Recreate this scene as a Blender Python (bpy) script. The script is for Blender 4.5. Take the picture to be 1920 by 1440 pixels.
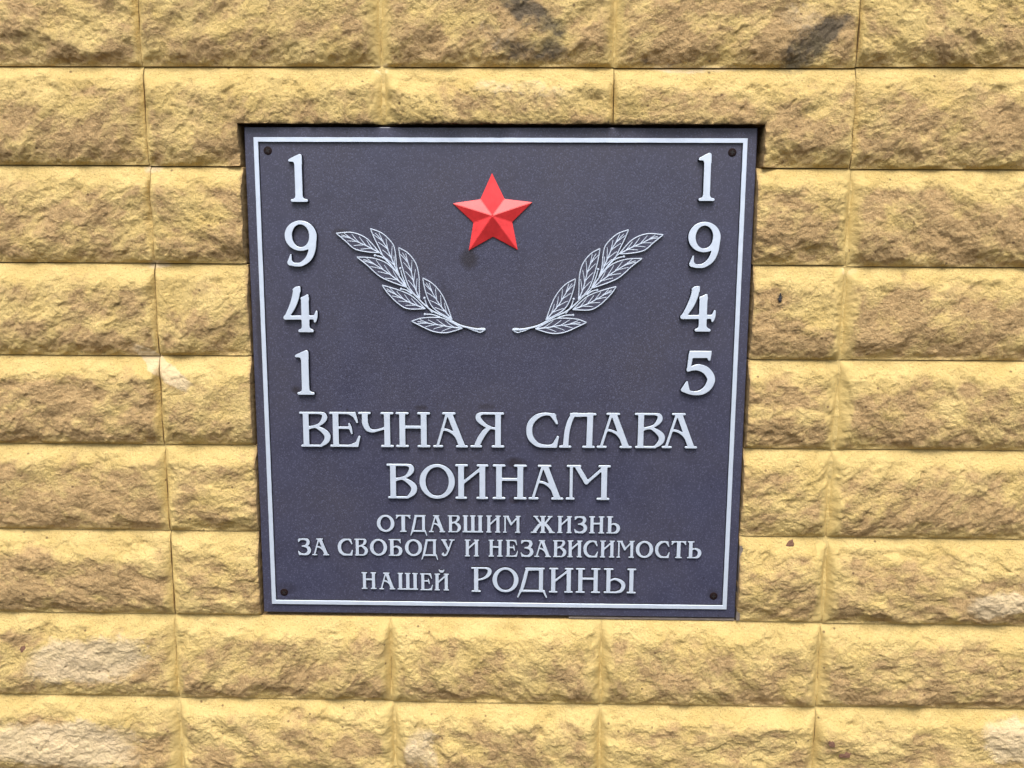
import bpy, math, random
import numpy as np
from mathutils import Vector
from mathutils.geometry import tessellate_polygon

# ------------------------------------------------------------------ scene, camera, light
for o in list(bpy.data.objects):
    bpy.data.objects.remove(o, do_unlink=True)
SC = bpy.context.scene
COL = SC.collection
R = math.radians

cam_data = bpy.data.cameras.new('camera')
cam = bpy.data.objects.new('camera', cam_data)
COL.objects.link(cam)
cam.location = (0.03528, -1.03353, 0.15532)
cam.rotation_euler = (1.418591, -0.004743, 0.019288)
cam_data.sensor_width = 36.0
cam_data.lens = 30.0
cam_data.clip_start = 0.01
cam_data.clip_end = 500
SC.camera = cam

SUN_EL = 58.0
world = bpy.data.worlds.new('World')
SC.world = world
world.use_nodes = True
wn = world.node_tree
bg = wn.nodes['Background']
sky = wn.nodes.new('ShaderNodeTexSky')
sky.sky_type = 'NISHITA'
sky.sun_disc = False
sky.sun_elevation = R(SUN_EL)
sky.sun_rotation = R(180)
sky.air_density = 1.0
sky.dust_density = 4.0
sky.ozone_density = 1.0
wn.links.new(sky.outputs[0], bg.inputs[0])
bg.inputs[1].default_value = 0.085

sun_data = bpy.data.lights.new('overcast_sun', 'SUN')
sun_data.energy = 1.5
sun_data.angle = R(34)
sun_data.color = (1.0, 0.975, 0.94)
sun = bpy.data.objects.new('overcast_sun', sun_data)
COL.objects.link(sun)
sun.location = (0, -2, 4)
sun.rotation_euler = (R(90 - SUN_EL), 0, R(-6))

SC.view_settings.view_transform = 'Standard'
SC.view_settings.look = 'None'
SC.view_settings.gamma = 1.0
SC.view_settings.use_curve_mapping = False
SC.view_settings.exposure = 1.36
SC.render.engine = 'CYCLES'

# ------------------------------------------------------------------ noise helpers (numpy)
MM = 0.001
rng = np.random.default_rng(11)
PERM = rng.permutation(1024)
GA = rng.uniform(0, 2 * np.pi, 1024)
GR = np.stack([np.cos(GA), np.sin(GA)], 1)
RV = rng.uniform(0, 1, (1024, 4))

def hsh(ix, iy, s=0):
    return PERM[(PERM[(ix + s * 37) & 1023] + iy) & 1023]

def gnoise(x, y, s=0):
    ix = np.floor(x).astype(int); iy = np.floor(y).astype(int)
    fx = x - ix; fy = y - iy
    u = fx**3 * (fx * (fx * 6 - 15) + 10); v = fy**3 * (fy * (fy * 6 - 15) + 10)
    def g(dx, dy):
        G = GR[hsh(ix + dx, iy + dy, s)]
        return G[..., 0] * (fx - dx) + G[..., 1] * (fy - dy)
    a = g(0, 0) * (1 - u) + g(1, 0) * u
    b = g(0, 1) * (1 - u) + g(1, 1) * u
    return 1.45 * (a * (1 - v) + b * v)

def fbm(x, y, oct=4, gain=0.5, s=0):
    t = 0; a = 1.0; n = 0
    for i in range(oct):
        t = t + a * gnoise(x, y, s + i * 5); n += a
        x = x * 2.03 + 17.3; y = y * 2.03 - 9.1; a *= gain
    return t / n

def facets(x, y, s=0):
    """Broken facets: every cell is its own tilted plane."""
    ix = np.floor(x).astype(int); iy = np.floor(y).astype(int)
    best = np.full(x.shape, 9.0); val = np.zeros(x.shape)
    for dx in (-1, 0, 1):
        for dy in (-1, 0, 1):
            h = hsh(ix + dx, iy + dy, s)
            r = RV[h]
            px = ix + dx + r[..., 0]; py = iy + dy + r[..., 1]
            d = (x - px)**2 + (y - py)**2
            tilt = (r[..., 2] - 0.5) * 2 * (x - px) + (r[..., 3] - 0.5) * 2 * (y - py) + (r[..., 2] - 0.5) * 0.5
            m = d < best
            best = np.where(m, d, best); val = np.where(m, tilt, val)
    return val

def sstep(a, b, x):
    t = np.clip((x - a) / (b - a), 0, 1)
    return t * t * (3 - 2 * t)

# ------------------------------------------------------------------ object helpers
def link(o, parent=None):
    COL.objects.link(o)
    if parent is not None:
        o.parent = parent
    return o

def tag(o, label=None, cat=None, group=None, kind=None):
    if label: o['label'] = label
    if cat: o['category'] = cat
    if group: o['group'] = group
    if kind: o['kind'] = kind
    return o

def thing(name, label, cat, loc=(0, 0, 0)):
    o = bpy.data.objects.new(name, None)
    o.empty_display_size = 0.05
    o.location = loc
    link(o)
    return tag(o, label, cat)

def np_mesh(name, verts, quads, mats, attr=None, smooth=True, mat_index=None):
    me = bpy.data.meshes.new(name)
    verts = np.asarray(verts, np.float32); quads = np.asarray(quads, np.int32)
    n = quads.shape[1]
    me.vertices.add(len(verts)); me.vertices.foreach_set('co', verts.ravel())
    me.loops.add(quads.size); me.loops.foreach_set('vertex_index', quads.ravel())
    me.polygons.add(len(quads))
    me.polygons.foreach_set('loop_start', np.arange(0, quads.size, n, dtype=np.int32))
    me.polygons.foreach_set('use_smooth', np.full(len(quads), smooth))
    if mat_index is not None:
        me.polygons.foreach_set('material_index', np.asarray(mat_index, np.int32))
    for m in mats:
        me.materials.append(m)
    if attr is not None:
        a = me.color_attributes.new('tone', 'FLOAT_COLOR', 'POINT')
        a.data.foreach_set('color', np.asarray(attr, np.float32).ravel())
    me.update(); me.validate()
    return me

def py_mesh(name, verts, faces, mats, idx=None, smooth=False):
    me = bpy.data.meshes.new(name)
    me.from_pydata([tuple(v) for v in verts], [], [tuple(f) for f in faces])
    for m in mats:
        me.materials.append(m)
    if idx is not None:
        me.polygons.foreach_set('material_index', idx)
    me.polygons.foreach_set('use_smooth', [smooth] * len(me.polygons))
    me.update()
    return me

# ------------------------------------------------------------------ materials
def new_mat(name):
    m = bpy.data.materials.new(name)
    m.use_nodes = True
    nt = m.node_tree
    return m, nt, nt.nodes['Principled BSDF']

def nd(nt, kind, **kw):
    n = nt.nodes.new(kind)
    for k, v in kw.items():
        if isinstance(v, (int, float, tuple)) and k in n.inputs:
            n.inputs[k].default_value = v
        else:
            setattr(n, k, v)
    return n

def noise_node(nt, vec, scale, detail=4, rough=0.55):
    n = nt.nodes.new('ShaderNodeTexNoise')
    n.inputs['Scale'].default_value = scale
    n.inputs['Detail'].default_value = detail
    n.inputs['Roughness'].default_value = rough
    nt.links.new(vec, n.inputs['Vector'])
    return n.outputs['Fac']

def ramp(nt, fac, stops):
    n = nt.nodes.new('ShaderNodeValToRGB')
    e = n.color_ramp.elements
    while len(e) < len(stops):
        e.new(0.5)
    for el, (p, c) in zip(e, stops):
        el.position = p
        el.color = (c, c, c, 1) if isinstance(c, (int, float)) else (*c, 1)
    nt.links.new(fac, n.inputs[0])
    return n.outputs[0]

def math_node(nt, op, a, b):
    n = nt.nodes.new('ShaderNodeMath'); n.operation = op
    for i, v in enumerate((a, b)):
        if isinstance(v, (int, float)):
            n.inputs[i].default_value = v
        else:
            nt.links.new(v, n.inputs[i])
    n.use_clamp = op in ('MULTIPLY', 'ADD')
    return n.outputs[0]

def mix(nt, fac, a, b, mode='MIX'):
    n = nt.nodes.new('ShaderNodeMix'); n.data_type = 'RGBA'; n.blend_type = mode
    for sock, v in ((n.inputs[0], fac), (n.inputs[6], a), (n.inputs[7], b)):
        if isinstance(v, (int, float)):
            sock.default_value = v
        elif isinstance(v, tuple):
            sock.default_value = (*v, 1)
        else:
            nt.links.new(v, sock)
    return n.outputs[2]

def bump(nt, h, dist, strength, bsdf, prev=None):
    n = nt.nodes.new('ShaderNodeBump')
    n.inputs['Distance'].default_value = dist
    n.inputs['Strength'].default_value = strength
    nt.links.new(h, n.inputs['Height'])
    if prev is not None:
        nt.links.new(prev, n.inputs['Normal'])
    if bsdf is not None:
        nt.links.new(n.outputs[0], bsdf.inputs['Normal'])
    return n.outputs[0]

YELLOW_A = (0.695, 0.518, 0.205)
YELLOW_B = (0.605, 0.438, 0.155)
TAN = (0.520, 0.350, 0.158)
TAN_B = (0.365, 0.240, 0.106)

def stone_material():
    m, nt, b = new_mat('split_sandstone')
    L = nt.links.new
    co = nt.nodes.new('ShaderNodeNewGeometry').outputs['Position']
    at = nt.nodes.new('ShaderNodeVertexColor'); at.layer_name = 'tone'
    sp = nt.nodes.new('ShaderNodeSeparateColor'); L(at.outputs['Color'], sp.inputs[0])
    wear, dark, white, grout = sp.outputs[0], sp.outputs[1], sp.outputs[2], at.outputs['Alpha']
    n_big = noise_node(nt, co, 22, 4)
    n_mid = noise_node(nt, co, 110, 5, 0.65)
    n_fine = noise_node(nt, co, 520, 3, 0.7)
    yel = mix(nt, ramp(nt, n_big, [(0.35, 0.0), (0.68, 1.0)]), YELLOW_A, YELLOW_B)
    tan = mix(nt, ramp(nt, n_mid, [(0.38, 0.0), (0.66, 1.0)]), TAN, TAN_B)
    # worn stone shows through the yellow stain in patches
    w = math_node(nt, 'ADD', wear, math_node(nt, 'MULTIPLY', math_node(nt, 'SUBTRACT', n_mid, 0.5), 1.1))
    w = ramp(nt, w, [(0.15, 0.0), (0.75, 1.0)])
    c = mix(nt, w, yel, tan)
    # grain: pale sand grains and dark pits
    c = mix(nt, ramp(nt, n_fine, [(0.58, 0.0), (0.74, 0.55)]), c, (0.72, 0.58, 0.32))
    c = mix(nt, ramp(nt, n_fine, [(0.28, 0.65), (0.44, 0.0)]), c, (0.16, 0.10, 0.04))
    # mortar film
    c = mix(nt, math_node(nt, 'MULTIPLY', grout, 0.85), c, mix(nt, n_mid, (0.47, 0.35, 0.13), (0.57, 0.425, 0.16)))
    # lime bloom, grey dirt
    wf = ramp(nt, math_node(nt, 'ADD', white, math_node(nt, 'MULTIPLY', math_node(nt, 'SUBTRACT', n_mid, 0.5), 1.2)), [(0.30, 0.0), (0.66, 1.0)])
    wf = math_node(nt, 'MULTIPLY', wf, 0.80)
    c = mix(nt, wf, c, mix(nt, n_mid, (0.68, 0.52, 0.30), (0.76, 0.61, 0.38)))
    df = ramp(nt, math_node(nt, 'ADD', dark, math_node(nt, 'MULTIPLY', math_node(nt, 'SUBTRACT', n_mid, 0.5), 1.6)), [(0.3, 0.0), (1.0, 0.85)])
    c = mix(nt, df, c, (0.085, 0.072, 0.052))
    vo = nt.nodes.new('ShaderNodeTexVoronoi'); vo.inputs['Scale'].default_value = 70
    L(co, vo.inputs['Vector'])
    sepc = nt.nodes.new('ShaderNodeSeparateColor'); L(vo.outputs['Color'], sepc.inputs[0])
    gate = ramp(nt, sepc.outputs[0], [(0.80, 0.0), (0.82, 1.0)])
    spot = ramp(nt, vo.outputs['Distance'], [(0.07, 1.0), (0.15, 0.0)])
    c = mix(nt, math_node(nt, 'MULTIPLY', math_node(nt, 'MULTIPLY', gate, spot), 0.75), c, (0.10, 0.055, 0.03))
    L(c, b.inputs['Base Color'])
    b.inputs['Roughness'].default_value = 0.82
    b.inputs['Specular IOR Level'].default_value = 0.3
    n_b = noise_node(nt, co, 300, 6, 0.7)
    amt = math_node(nt, 'MULTIPLY', n_b, math_node(nt, 'SUBTRACT', 1.0, math_node(nt, 'MULTIPLY', grout, 0.7)))
    bump(nt, amt, 0.0042, 0.9, b)
    return m

def mortar_material(name, ca, cb):
    m, nt, b = new_mat(name)
    co = nt.nodes.new('ShaderNodeNewGeometry').outputs['Position']
    n1 = noise_node(nt, co, 60, 5, 0.6)
    n2 = noise_node(nt, co, 500, 4, 0.6)
    c = mix(nt, ramp(nt, n1, [(0.3, 0.0), (0.7, 1.0)]), ca, cb)
    c = mix(nt, ramp(nt, n2, [(0.25, 0.4), (0.42, 0.0)]), c, (0.16, 0.11, 0.05))
    nt.links.new(c, b.inputs['Base Color'])
    b.inputs['Roughness'].default_value = 0.85
    bump(nt, n2, 0.002, 0.7, b)
    return m

PLATE_STAINS = [(-36, 148, 12, 15, .8), (-95, -33, 9, 4, .6), (-15, -31, 12, 4, .55), (21, -101, 14, 7, .75), (-249, -12, 6, 6, .8),
                (-40, -125, 9, 22, .5), (20, -149, 8, 5, .6), (-188, 179, 12, 5, .7), (-66, 96, 10, 26, .32),
                (-270, -268, 15, 9, .35), (272, -268, 10, 9, .4), (-292, 60, 4, 70, .55), (150, -60, 30, 7, .25)]

def plate_material():
    m, nt, b = new_mat('hammered_grey_paint')
    L = nt.links.new
    co = nt.nodes.new('ShaderNodeTexCoord').outputs['Object']
    v = nt.nodes.new('ShaderNodeTexVoronoi'); v.feature = 'SMOOTH_F1'
    v.inputs['Scale'].default_value = 430; v.inputs['Smoothness'].default_value = 0.6
    v.inputs['Randomness'].default_value = 1.0
    wn_ = nt.nodes.new('ShaderNodeTexNoise'); wn_.inputs['Scale'].default_value = 160
    L(co, wn_.inputs['Vector'])
    wv = nt.nodes.new('ShaderNodeVectorMath'); wv.operation = 'SCALE'; wv.inputs['Scale'].default_value = 0.004
    L(wn_.outputs['Color'], wv.inputs[0])
    av = nt.nodes.new('ShaderNodeVectorMath'); L(co, av.inputs[0]); L(wv.outputs[0], av.inputs[1])
    L(av.outputs[0], v.inputs['Vector'])
    cell = v.outputs['Distance']
    n1 = noise_node(nt, co, 30, 5, 0.6)
    n2 = noise_node(nt, co, 260, 3, 0.6)
    n3 = noise_node(nt, co, 9, 3, 0.5)
    n4 = noise_node(nt, co, 110, 5, 0.7)
    c = mix(nt, ramp(nt, n1, [(0.3, 0.0), (0.7, 1.0)]), (0.038, 0.039, 0.066), (0.049, 0.051, 0.086))
    c = mix(nt, ramp(nt, n3, [(0.35, 0.0), (0.7, 0.6)]), c, (0.043, 0.040, 0.057))
    c = mix(nt, ramp(nt, cell, [(0.12, 0.8), (0.42, 0.0)]), c, (0.088, 0.093, 0.148))
    c = mix(nt, ramp(nt, n2, [(0.31, 0.8), (0.36, 0.0)]), c, (0.018, 0.017, 0.022))
    # damp marks round the fixings
    sx = nt.nodes.new('ShaderNodeSeparateXYZ'); L(co, sx.inputs[0])
    stain = None
    for (x, z, rx, rz, s) in PLATE_STAINS:
        dx = math_node(nt, 'DIVIDE', math_node(nt, 'SUBTRACT', sx.outputs[0], x * MM), rx * MM)
        dz = math_node(nt, 'DIVIDE', math_node(nt, 'SUBTRACT', sx.outputs[2], z * MM), rz * MM)
        d = nt.nodes.new('ShaderNodeMath'); d.operation = 'ADD'
        L(math_node(nt, 'POWER', math_node(nt, 'ABSOLUTE', dx, 0), 2.0), d.inputs[0])
        L(math_node(nt, 'POWER', math_node(nt, 'ABSOLUTE', dz, 0), 2.0), d.inputs[1])
        e = nt.nodes.new('ShaderNodeMath'); e.operation = 'ADD'
        L(d.outputs[0], e.inputs[0]); L(math_node(nt, 'MULTIPLY', n4, 1.3), e.inputs[1])
        f = math_node(nt, 'MULTIPLY', ramp(nt, math_node(nt, 'MULTIPLY', e.outputs[0], 0.5), [(0.45, 1.0), (0.90, 0.0)]), s)
        stain = f if stain is None else math_node(nt, 'MAXIMUM', stain, f)
    c = mix(nt, math_node(nt, 'MULTIPLY', stain, 0.9), c, (0.017, 0.013, 0.015))
    L(c, b.inputs['Base Color'])
    L(ramp(nt, n3, [(0.3, 0.30), (0.7, 0.50)]), b.inputs['Roughness'])
    b.inputs['Specular IOR Level'].default_value = 0.5
    bump(nt, cell, 0.0004, 0.22, b)
    return m

def silver_material():
    m, nt, b = new_mat('silver_paint')
    co = nt.nodes.new('ShaderNodeNewGeometry').outputs['Position']
    n1 = noise_node(nt, co, 90, 4, 0.6)
    n2 = noise_node(nt, co, 420, 4, 0.7)
    c = mix(nt, ramp(nt, n1, [(0.3, 0.0), (0.7, 1.0)]), (0.56, 0.64, 0.75), (0.63, 0.71, 0.82))
    n0 = noise_node(nt, co, 24, 4, 0.6)
    c = mix(nt, ramp(nt, n0, [(0.52, 0.0), (0.75, 0.35)]), c, (0.46, 0.50, 0.58))
    c = mix(nt, ramp(nt, n2, [(0.22, 0.85), (0.33, 0.0)]), c, (0.22, 0.23, 0.26))
    nt.links.new(c, b.inputs['Base Color'])
    b.inputs['Metallic'].default_value = 0.35
    b.inputs['Roughness'].default_value = 0.42
    bump(nt, n1, 0.0006, 0.35, b)
    return m

def simple_material(name, col, rough=0.5, var=0.12, scale=300, spec=0.5, bump_d=0.0004):
    m, nt, b = new_mat(name)
    co = nt.nodes.new('ShaderNodeNewGeometry').outputs['Position']
    n1 = noise_node(nt, co, scale, 4, 0.6)
    lo = tuple(x * (1 - var) for x in col); hi = tuple(min(1, x * (1 + var)) for x in col)
    nt.links.new(mix(nt, ramp(nt, n1, [(0.3, 0.0), (0.7, 1.0)]), lo, hi), b.inputs['Base Color'])
    b.inputs['Roughness'].default_value = rough
    b.inputs['Specular IOR Level'].default_value = spec
    bump(nt, n1, bump_d, 0.4, b)
    return m

STONE = stone_material()
MORTAR = mortar_material('yellow_mortar', (0.44, 0.325, 0.120), (0.58, 0.435, 0.165))
CORE = mortar_material('dark_core', (0.07, 0.05, 0.035), (0.12, 0.09, 0.06))
CEMENT = mortar_material('grey_cement', (0.13, 0.105, 0.085), (0.20, 0.17, 0.14))
PLATE = plate_material()
SIDE = simple_material('dark_relief_paint_and_shade', (0.010, 0.010, 0.015), 0.4, 0.2)  # dark side paint, blackened further to paint in the shadow outline of the relief
SILVER = silver_material()
RED = simple_material('red_enamel', (0.72, 0.042, 0.044), 0.42, 0.16, 70, 0.4)
RUST = simple_material('rusty_steel', (0.013, 0.0065, 0.0065), 0.75, 0.35, 700, 0.15)
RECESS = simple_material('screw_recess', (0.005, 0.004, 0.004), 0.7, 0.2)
CHIP = simple_material('brown_flake', (0.17, 0.085, 0.050), 0.8, 0.3, 400)
BUG = simple_material('dark_beetle', (0.008, 0.008, 0.010), 0.6, 0.3, 900)
BUG_B = simple_material('beetle_band', (0.035, 0.034, 0.040), 0.6, 0.2, 900)

# ------------------------------------------------------------------ the stone wall
WALL = thing('stone_wall', 'wall of yellow split face stone blocks in straight stacked columns around the dark plaque', 'wall', (0, 0, -0.6))
COLS = [-690, -415, -136, 133, 410, 690]
ROWS = [594, 481, 368, 255, 142, 30, -81.5, -193, -305.5, -420, -533, -646]
HOLE = (-302.4, 302.4, -305.4, 303.2)        # opening cut for the plaque, mm
# mortar smeared joints: (column joint index, row index) -> strength
GROUT = {(1, 2): .35, (2, 2): .9, (3, 2): .8, (2, 1): .7, (3, 1): .5, (2, 3): 1.0, (1, 3): .3, (4, 4): .9, (4, 5): .9, (4, 6): 1.0, (4, 7): .9,
         (4, 8): .9, (1, 7): .6, (1, 6): .45, (1, 8): .5, (2, 9): .8, (3, 9): .9, (4, 9): .8, (1, 9): .7, (1, 10): .9, (2, 10): .9, (3, 10): .9, (4, 10): .6}
GROUT = {(c, r - 1): v for (c, r), v in GROUT.items()}
WHITE = [(-530, -366, 92, 35, .85, 8), (-570, -484, 120, 38, .82, -2), (628, -272, 45, 20, .8, 8), (655, -462, 36, 34, .8, 0), (-99, -482, 24, 34, .6, 0),
         (-412, 17, 46, 10.5, 1.35, -36), (15, 345, 60, 10, .36, 0), (60, 338, 25, 10, .34, 0), (0, 400, 40, 20, .35, 0), (225, 366, 70, 6, .5, 0), (345, 420, 30, 22, .4, 0), (-411, 252, 13, 6, .6, 0), (-409, 140, 16, 6, .75, 0), (-136, 366, 14, 8, .4, 0), (416, 136, 14, 8, .4, 0)]
DARK = [(30, 430, 36, 16, 1.0, -25), (46, 414, 36, 14, 1.0, -25), (33, 384, 46, 18, .95, 0), (368, 404, 32, 17, 1.0, 30), (343, 382, 32, 22, .95, 30), (15, 331, 70, 14, .4, 0),
        (346, 326, 30, 18, .28, 0), (440, 280, 14, 10, .3, 0), (185, 374, 40, 6, .5, 0), (375, 372, 40, 5, .35, 0)]

BLOCK_TONE = {(0, 4): -.02, (0, 5): .22, (0, 6): .28, (0, 7): .22, (4, 3): .2, (4, 4): .2, (4, 2): .12, (3, 5): .2, (3, 1): .12, (0, 2): .05, (1, 4): -.1, (2, 8): -.12, (3, 8): -.05, (4, 5): .08, (4, 6): .1}

def blobs(lst, X, Z):
    t = np.zeros(X.shape)
    wx = X + 22 * fbm(X / 40, Z / 40, 5, 0.6, s=71); wz = Z + 16 * fbm(X / 40 + 50, Z / 40, 5, 0.6, s=73)
    for (x, z, rx, rz, s, a) in lst:
        ca, sa = math.cos(R(a)), math.sin(R(a))
        k = min(1, rz / 20)
        dx = (wx - X) * k + X - x; dz = (wz - Z) * k + Z - z
        u = (dx * ca + dz * sa) / rx; v = (-dx * sa + dz * ca) / rz
        rad = (np.abs(u)**3.2 + np.abs(v)**3.2)**(1 / 3.2)
        t = np.maximum(t, s * (1 - sstep(0.45, 1.25, rad)))
    return t

def axis(a, b, cuts, step):
    br = [a] + sorted(c for c in cuts if a + 4 < c < b - 4) + [b]
    out = [br[0]]
    for p, q in zip(br[:-1], br[1:]):
        n = max(2, int(round((q - p) / step)))
        out += list(np.linspace(p, q, n + 1)[1:])
    return np.array(out)

def jit(a, b, k, amp):
    return random.Random(a * 101 + b * 13 + k).uniform(-amp, amp)
def colx(j, ri):          # joints are laid by hand: never quite in line
    return COLS[j] + (jit(j, ri, 3, 1.8) if 0 < j < len(COLS) - 1 else 0)
def rowz(ci, k):
    return ROWS[k] + (0 if (k in (3, 8) and 1 <= ci <= 3) or k in (0, len(ROWS) - 1) else jit(ci, k, 7, 1.3))

def make_block(ci, ri, step):
    x0, x1 = colx(ci, ri) + 0.5, colx(ci + 1, ri) - 0.5
    z1, z0 = rowz(ci, ri) - 0.45, rowz(ci, ri + 1) + 0.45
    hx0, hx1, hz0, hz1 = HOLE
    r_ = random.Random(ci * 31 + ri * 7 + 5)
    if x0 > hx0 and x1 < hx1 and z0 > hz0 - 1 and z1 < hz1:
        return None
    jx0, jx1 = hx0 + r_.uniform(-1.6, 1.2), hx1 + r_.uniform(-1.0, 1.8)
    if ri == 2: jx0, jx1 = -306.0, 307.0
    gx = axis(x0, x1, [jx0, jx1], step); gz = axis(z0, z1, [hz1], step)
    X, Z = np.meshgrid(gx, gz)
    cell_x = (gx[1:] + gx[:-1]) / 2; cell_z = (gz[1:] + gz[:-1]) / 2
    CX, CZ = np.meshgrid(cell_x, cell_z)
    in_row = (CZ < hz1) & (CZ > hz0)
    cut = in_row & (CX > jx0) & (CX < jx1)
    if cut.all():
        return None
    has_cut = cut.any()
    s = (ci * 13 + ri * 29) % 400
    ox, oz = r_.uniform(0, 500), r_.uniform(0, 500)
    # distance to the natural (uncut) edges
    big = 1e3
    dt = z1 - Z; db = Z - z0; dl = X - x0; dr = x1 - X
    rows_all_cut = has_cut and ri == 2
    # the straight sawn faces beside the plaque are not split edges
    if has_cut and ri > 2:
        if ci == 1: dr = np.full(X.shape, big)
        if ci == 3: dl = np.full(X.shape, big)
    if rows_all_cut:
        inhole = (X > jx0 - 1) & (X < jx1 + 1)
        db = np.where(inhole & (Z > hz1 - 1), big, db)
        if ci == 1: db = np.where(X > jx0 - 25, np.maximum(db, 14 * sstep(jx0 - 25, jx0, X)), db)
        if ci == 3: db = np.where(X < jx1 + 25, np.maximum(db, 14 * (1 - sstep(jx1, jx1 + 25, X))), db)
    n_lo = fbm(X / 60 + ox, Z / 45 + oz, 3, s=s)
    n_ed = fbm(X / 26 + ox, Z / 26 + oz, 3, s=s + 3)
    wt = 22 * (1 + 0.75 * n_ed + 0.45 * n_lo); wb = 24 * (1 + 0.8 * n_ed)
    gl, gr_ = GROUT.get((ci, ri), 0), GROUT.get((ci + 1, ri), 0)
    wl = (9 + 8 * gl) * (1 + 0.6 * n_ed); wr = (9 + 8 * gr_) * (1 + 0.6 * n_ed)
    def rise(d, w, p):
        return np.clip(d / np.maximum(w, 4), 0, 1) ** p
    e0 = 0.42 + 0.3 * n_lo
    ft = 0.05 + 0.95 * (1 - (1 - rise(dt, 2.0 * wt, 1.0)) ** 1.8); fb = 0.20 + 0.80 * (1 - (1 - rise(db, 2.0 * wb, 1.0)) ** 2.1)
    fl = e0 * (1 - 0.6 * gl) + (1 - e0 * (1 - 0.6 * gl)) * rise(dl, wl, 0.8); fr = e0 * (1 - 0.6 * gr_) + (1 - e0 * (1 - 0.6 * gr_)) * rise(dr, wr, 0.8)
    def smin(a, b, k=0.28):
        h = np.clip(0.5 + 0.5 * (b - a) / k, 0, 1)
        return b * (1 - h) + a * h - k * h * (1 - h)
    base = np.clip(smin(smin(ft, fb), smin(fl, fr)), 0, 1)
    A = r_.uniform(13.8, 18.2)
    th = R(r_.uniform(-60, 60))
    ca, sa = math.cos(th), math.sin(th)
    U = (X * ca + Z * sa) / r_.uniform(1.05, 1.4) + ox * 3; V = (-X * sa + Z * ca) + oz * 3
    wU = U + 5 * fbm(X / 16 + oz, Z / 16, 3, s=s + 9); wV = V + 5 * fbm(X / 16, Z / 16 + ox, 3, s=s + 11)
    rid = 1 - 2 * np.abs(fbm(wU / 30, wV / 24, 3, 0.5, s=s + 15))
    chipz = np.clip(2.6 * fbm(wU / 40, wV / 26, 4, 0.55, s=s + 61), -1, 1)        # a few broken ledges
    ka, kb, kc = r_.uniform(0.7, 1.25), r_.uniform(0.65, 1.1), r_.uniform(0.3, 1.5)
    rough = (7.2 * ka * fbm(U / 70, V / 50, 2, s=s + 1) + 3.5 * kb * fbm(wU / 26, wV / 21, 4, 0.52, s=s + 5) + kc * chipz
             + 1.1 * kb * facets(wU / 17, wV / 14, s + 7) + 0.9 * kb * rid
             + 1.25 * fbm(X / 7.5 + ox, Z / 6.2, 3, 0.62, s=s + 23) + 0.55 * fbm(X / 2.9, Z / 2.7 + oz, 2, 0.6, s=s + 27))
    dedge = np.minimum(np.minimum(dt * 0.8, db * 2.0), np.minimum(dl / (0.4 + gl), dr / (0.4 + gr_)))
    msk = 0.12 + 0.88 * sstep(11, 24, dt + 11 * n_ed + 8 * n_lo)
    msk = msk * sstep(0, 7, dedge)
    h = A * base + rough * msk * 0.9 + 0.35 * fbm(X / 5, Z / 5, 3, s=s + 31) * sstep(0, 3, dedge)
    h = np.maximum(h, 0.0)
    # sawn edge: chipped arris
    wob = np.zeros(X.shape); dcut = np.full(X.shape, big)
    if has_cut:
        if rows_all_cut:
            ax = np.where(X < jx0, jx0 - X, np.where(X > jx1, X - jx1, 0)); az = np.maximum(Z - hz1, 0)
            dcut = np.where(Z >= hz1, np.hypot(ax, az), ax)
        elif ci in (1, 3):
            dcut = np.abs(X - (jx0 if ci == 1 else jx1))
        else:
            dcut = np.maximum(Z - hz1, 0)
        nn = fbm(X / 9 + 3, Z / 9, 4, 0.6, s=s + 41)
        chip = np.clip(1.2 + 3.2 * nn, 0, 6)
        h = h - chip * np.exp(-dcut / 2.2) - 1.5 * np.exp(-dcut / 6)
        h = np.maximum(h, 0.6)
        amp = 0.9 * np.exp(-dcut / 3)
        X = X + amp * fbm(X / 14, Z / 14, 3, s=s + 43)
        Z = Z + amp * (fbm(X / 14 + 9, Z / 14, 3, s=s + 47) + 0.3)
    # tone: worn tan stone on the proud face, lime, dirt, mortar film
    t_lo = fbm(X / 55 + oz, Z / 40 + ox, 3, s=s + 51); t_md = fbm(wU / 15, wV / 12, 4, 0.6, s=s + 53)
    blk = BLOCK_TONE.get((ci, ri), r_.uniform(-0.12, 0.08))
    wmask = sstep(12, 40, dt + 17 * n_ed + 12 * t_lo) * (0.35 + 0.65 * sstep(0, 10, db + 8 * n_ed)) * sstep(-2, 12, np.minimum(dl, dr) + 10 * n_ed)
    wear = wmask * np.clip(0.36 + blk + 1.05 * t_lo + 0.60 * t_md + 0.18 * sstep(35, 85, dt), 0, 1)
    wear = np.maximum(wear, 0.75 * np.exp(-dcut / 2.5))
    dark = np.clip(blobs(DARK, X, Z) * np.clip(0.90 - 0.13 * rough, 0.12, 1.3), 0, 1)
    # darker tone in a few deep chips
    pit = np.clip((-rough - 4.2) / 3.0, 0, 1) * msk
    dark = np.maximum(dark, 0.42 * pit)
    # old rust-brown pinholes
    white = blobs(WHITE, X, Z) * np.clip(0.95 + 0.05 * rough, 0.55, 1.2)
    n_g = fbm(X / 10, Z / 24, 3, s=s + 57)
    gd = np.minimum(dl - 16 * gl * (1 + 0.7 * n_g), dr - 16 * gr_ * (1 + 0.7 * n_g))
    gmask = np.where(((gl > 0) & (dl < dr)) | ((gr_ > 0) & (dr <= dl)), 1 - sstep(-7, 5, gd), 0) * np.where(dl < dr, gl, gr_)
    grout = gmask
    # weld the grid
    ny, nx = X.shape
    vid = np.arange(ny * nx).reshape(ny, nx)
    keep = ~cut
    q = np.stack([vid[:-1, :-1], vid[:-1, 1:], vid[1:, 1:], vid[1:, :-1]], -1)[keep]
    P = np.stack([X, -h, Z], -1).reshape(-1, 3)
    T = np.stack([wear, dark, white, grout], -1).reshape(-1, 4)
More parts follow.
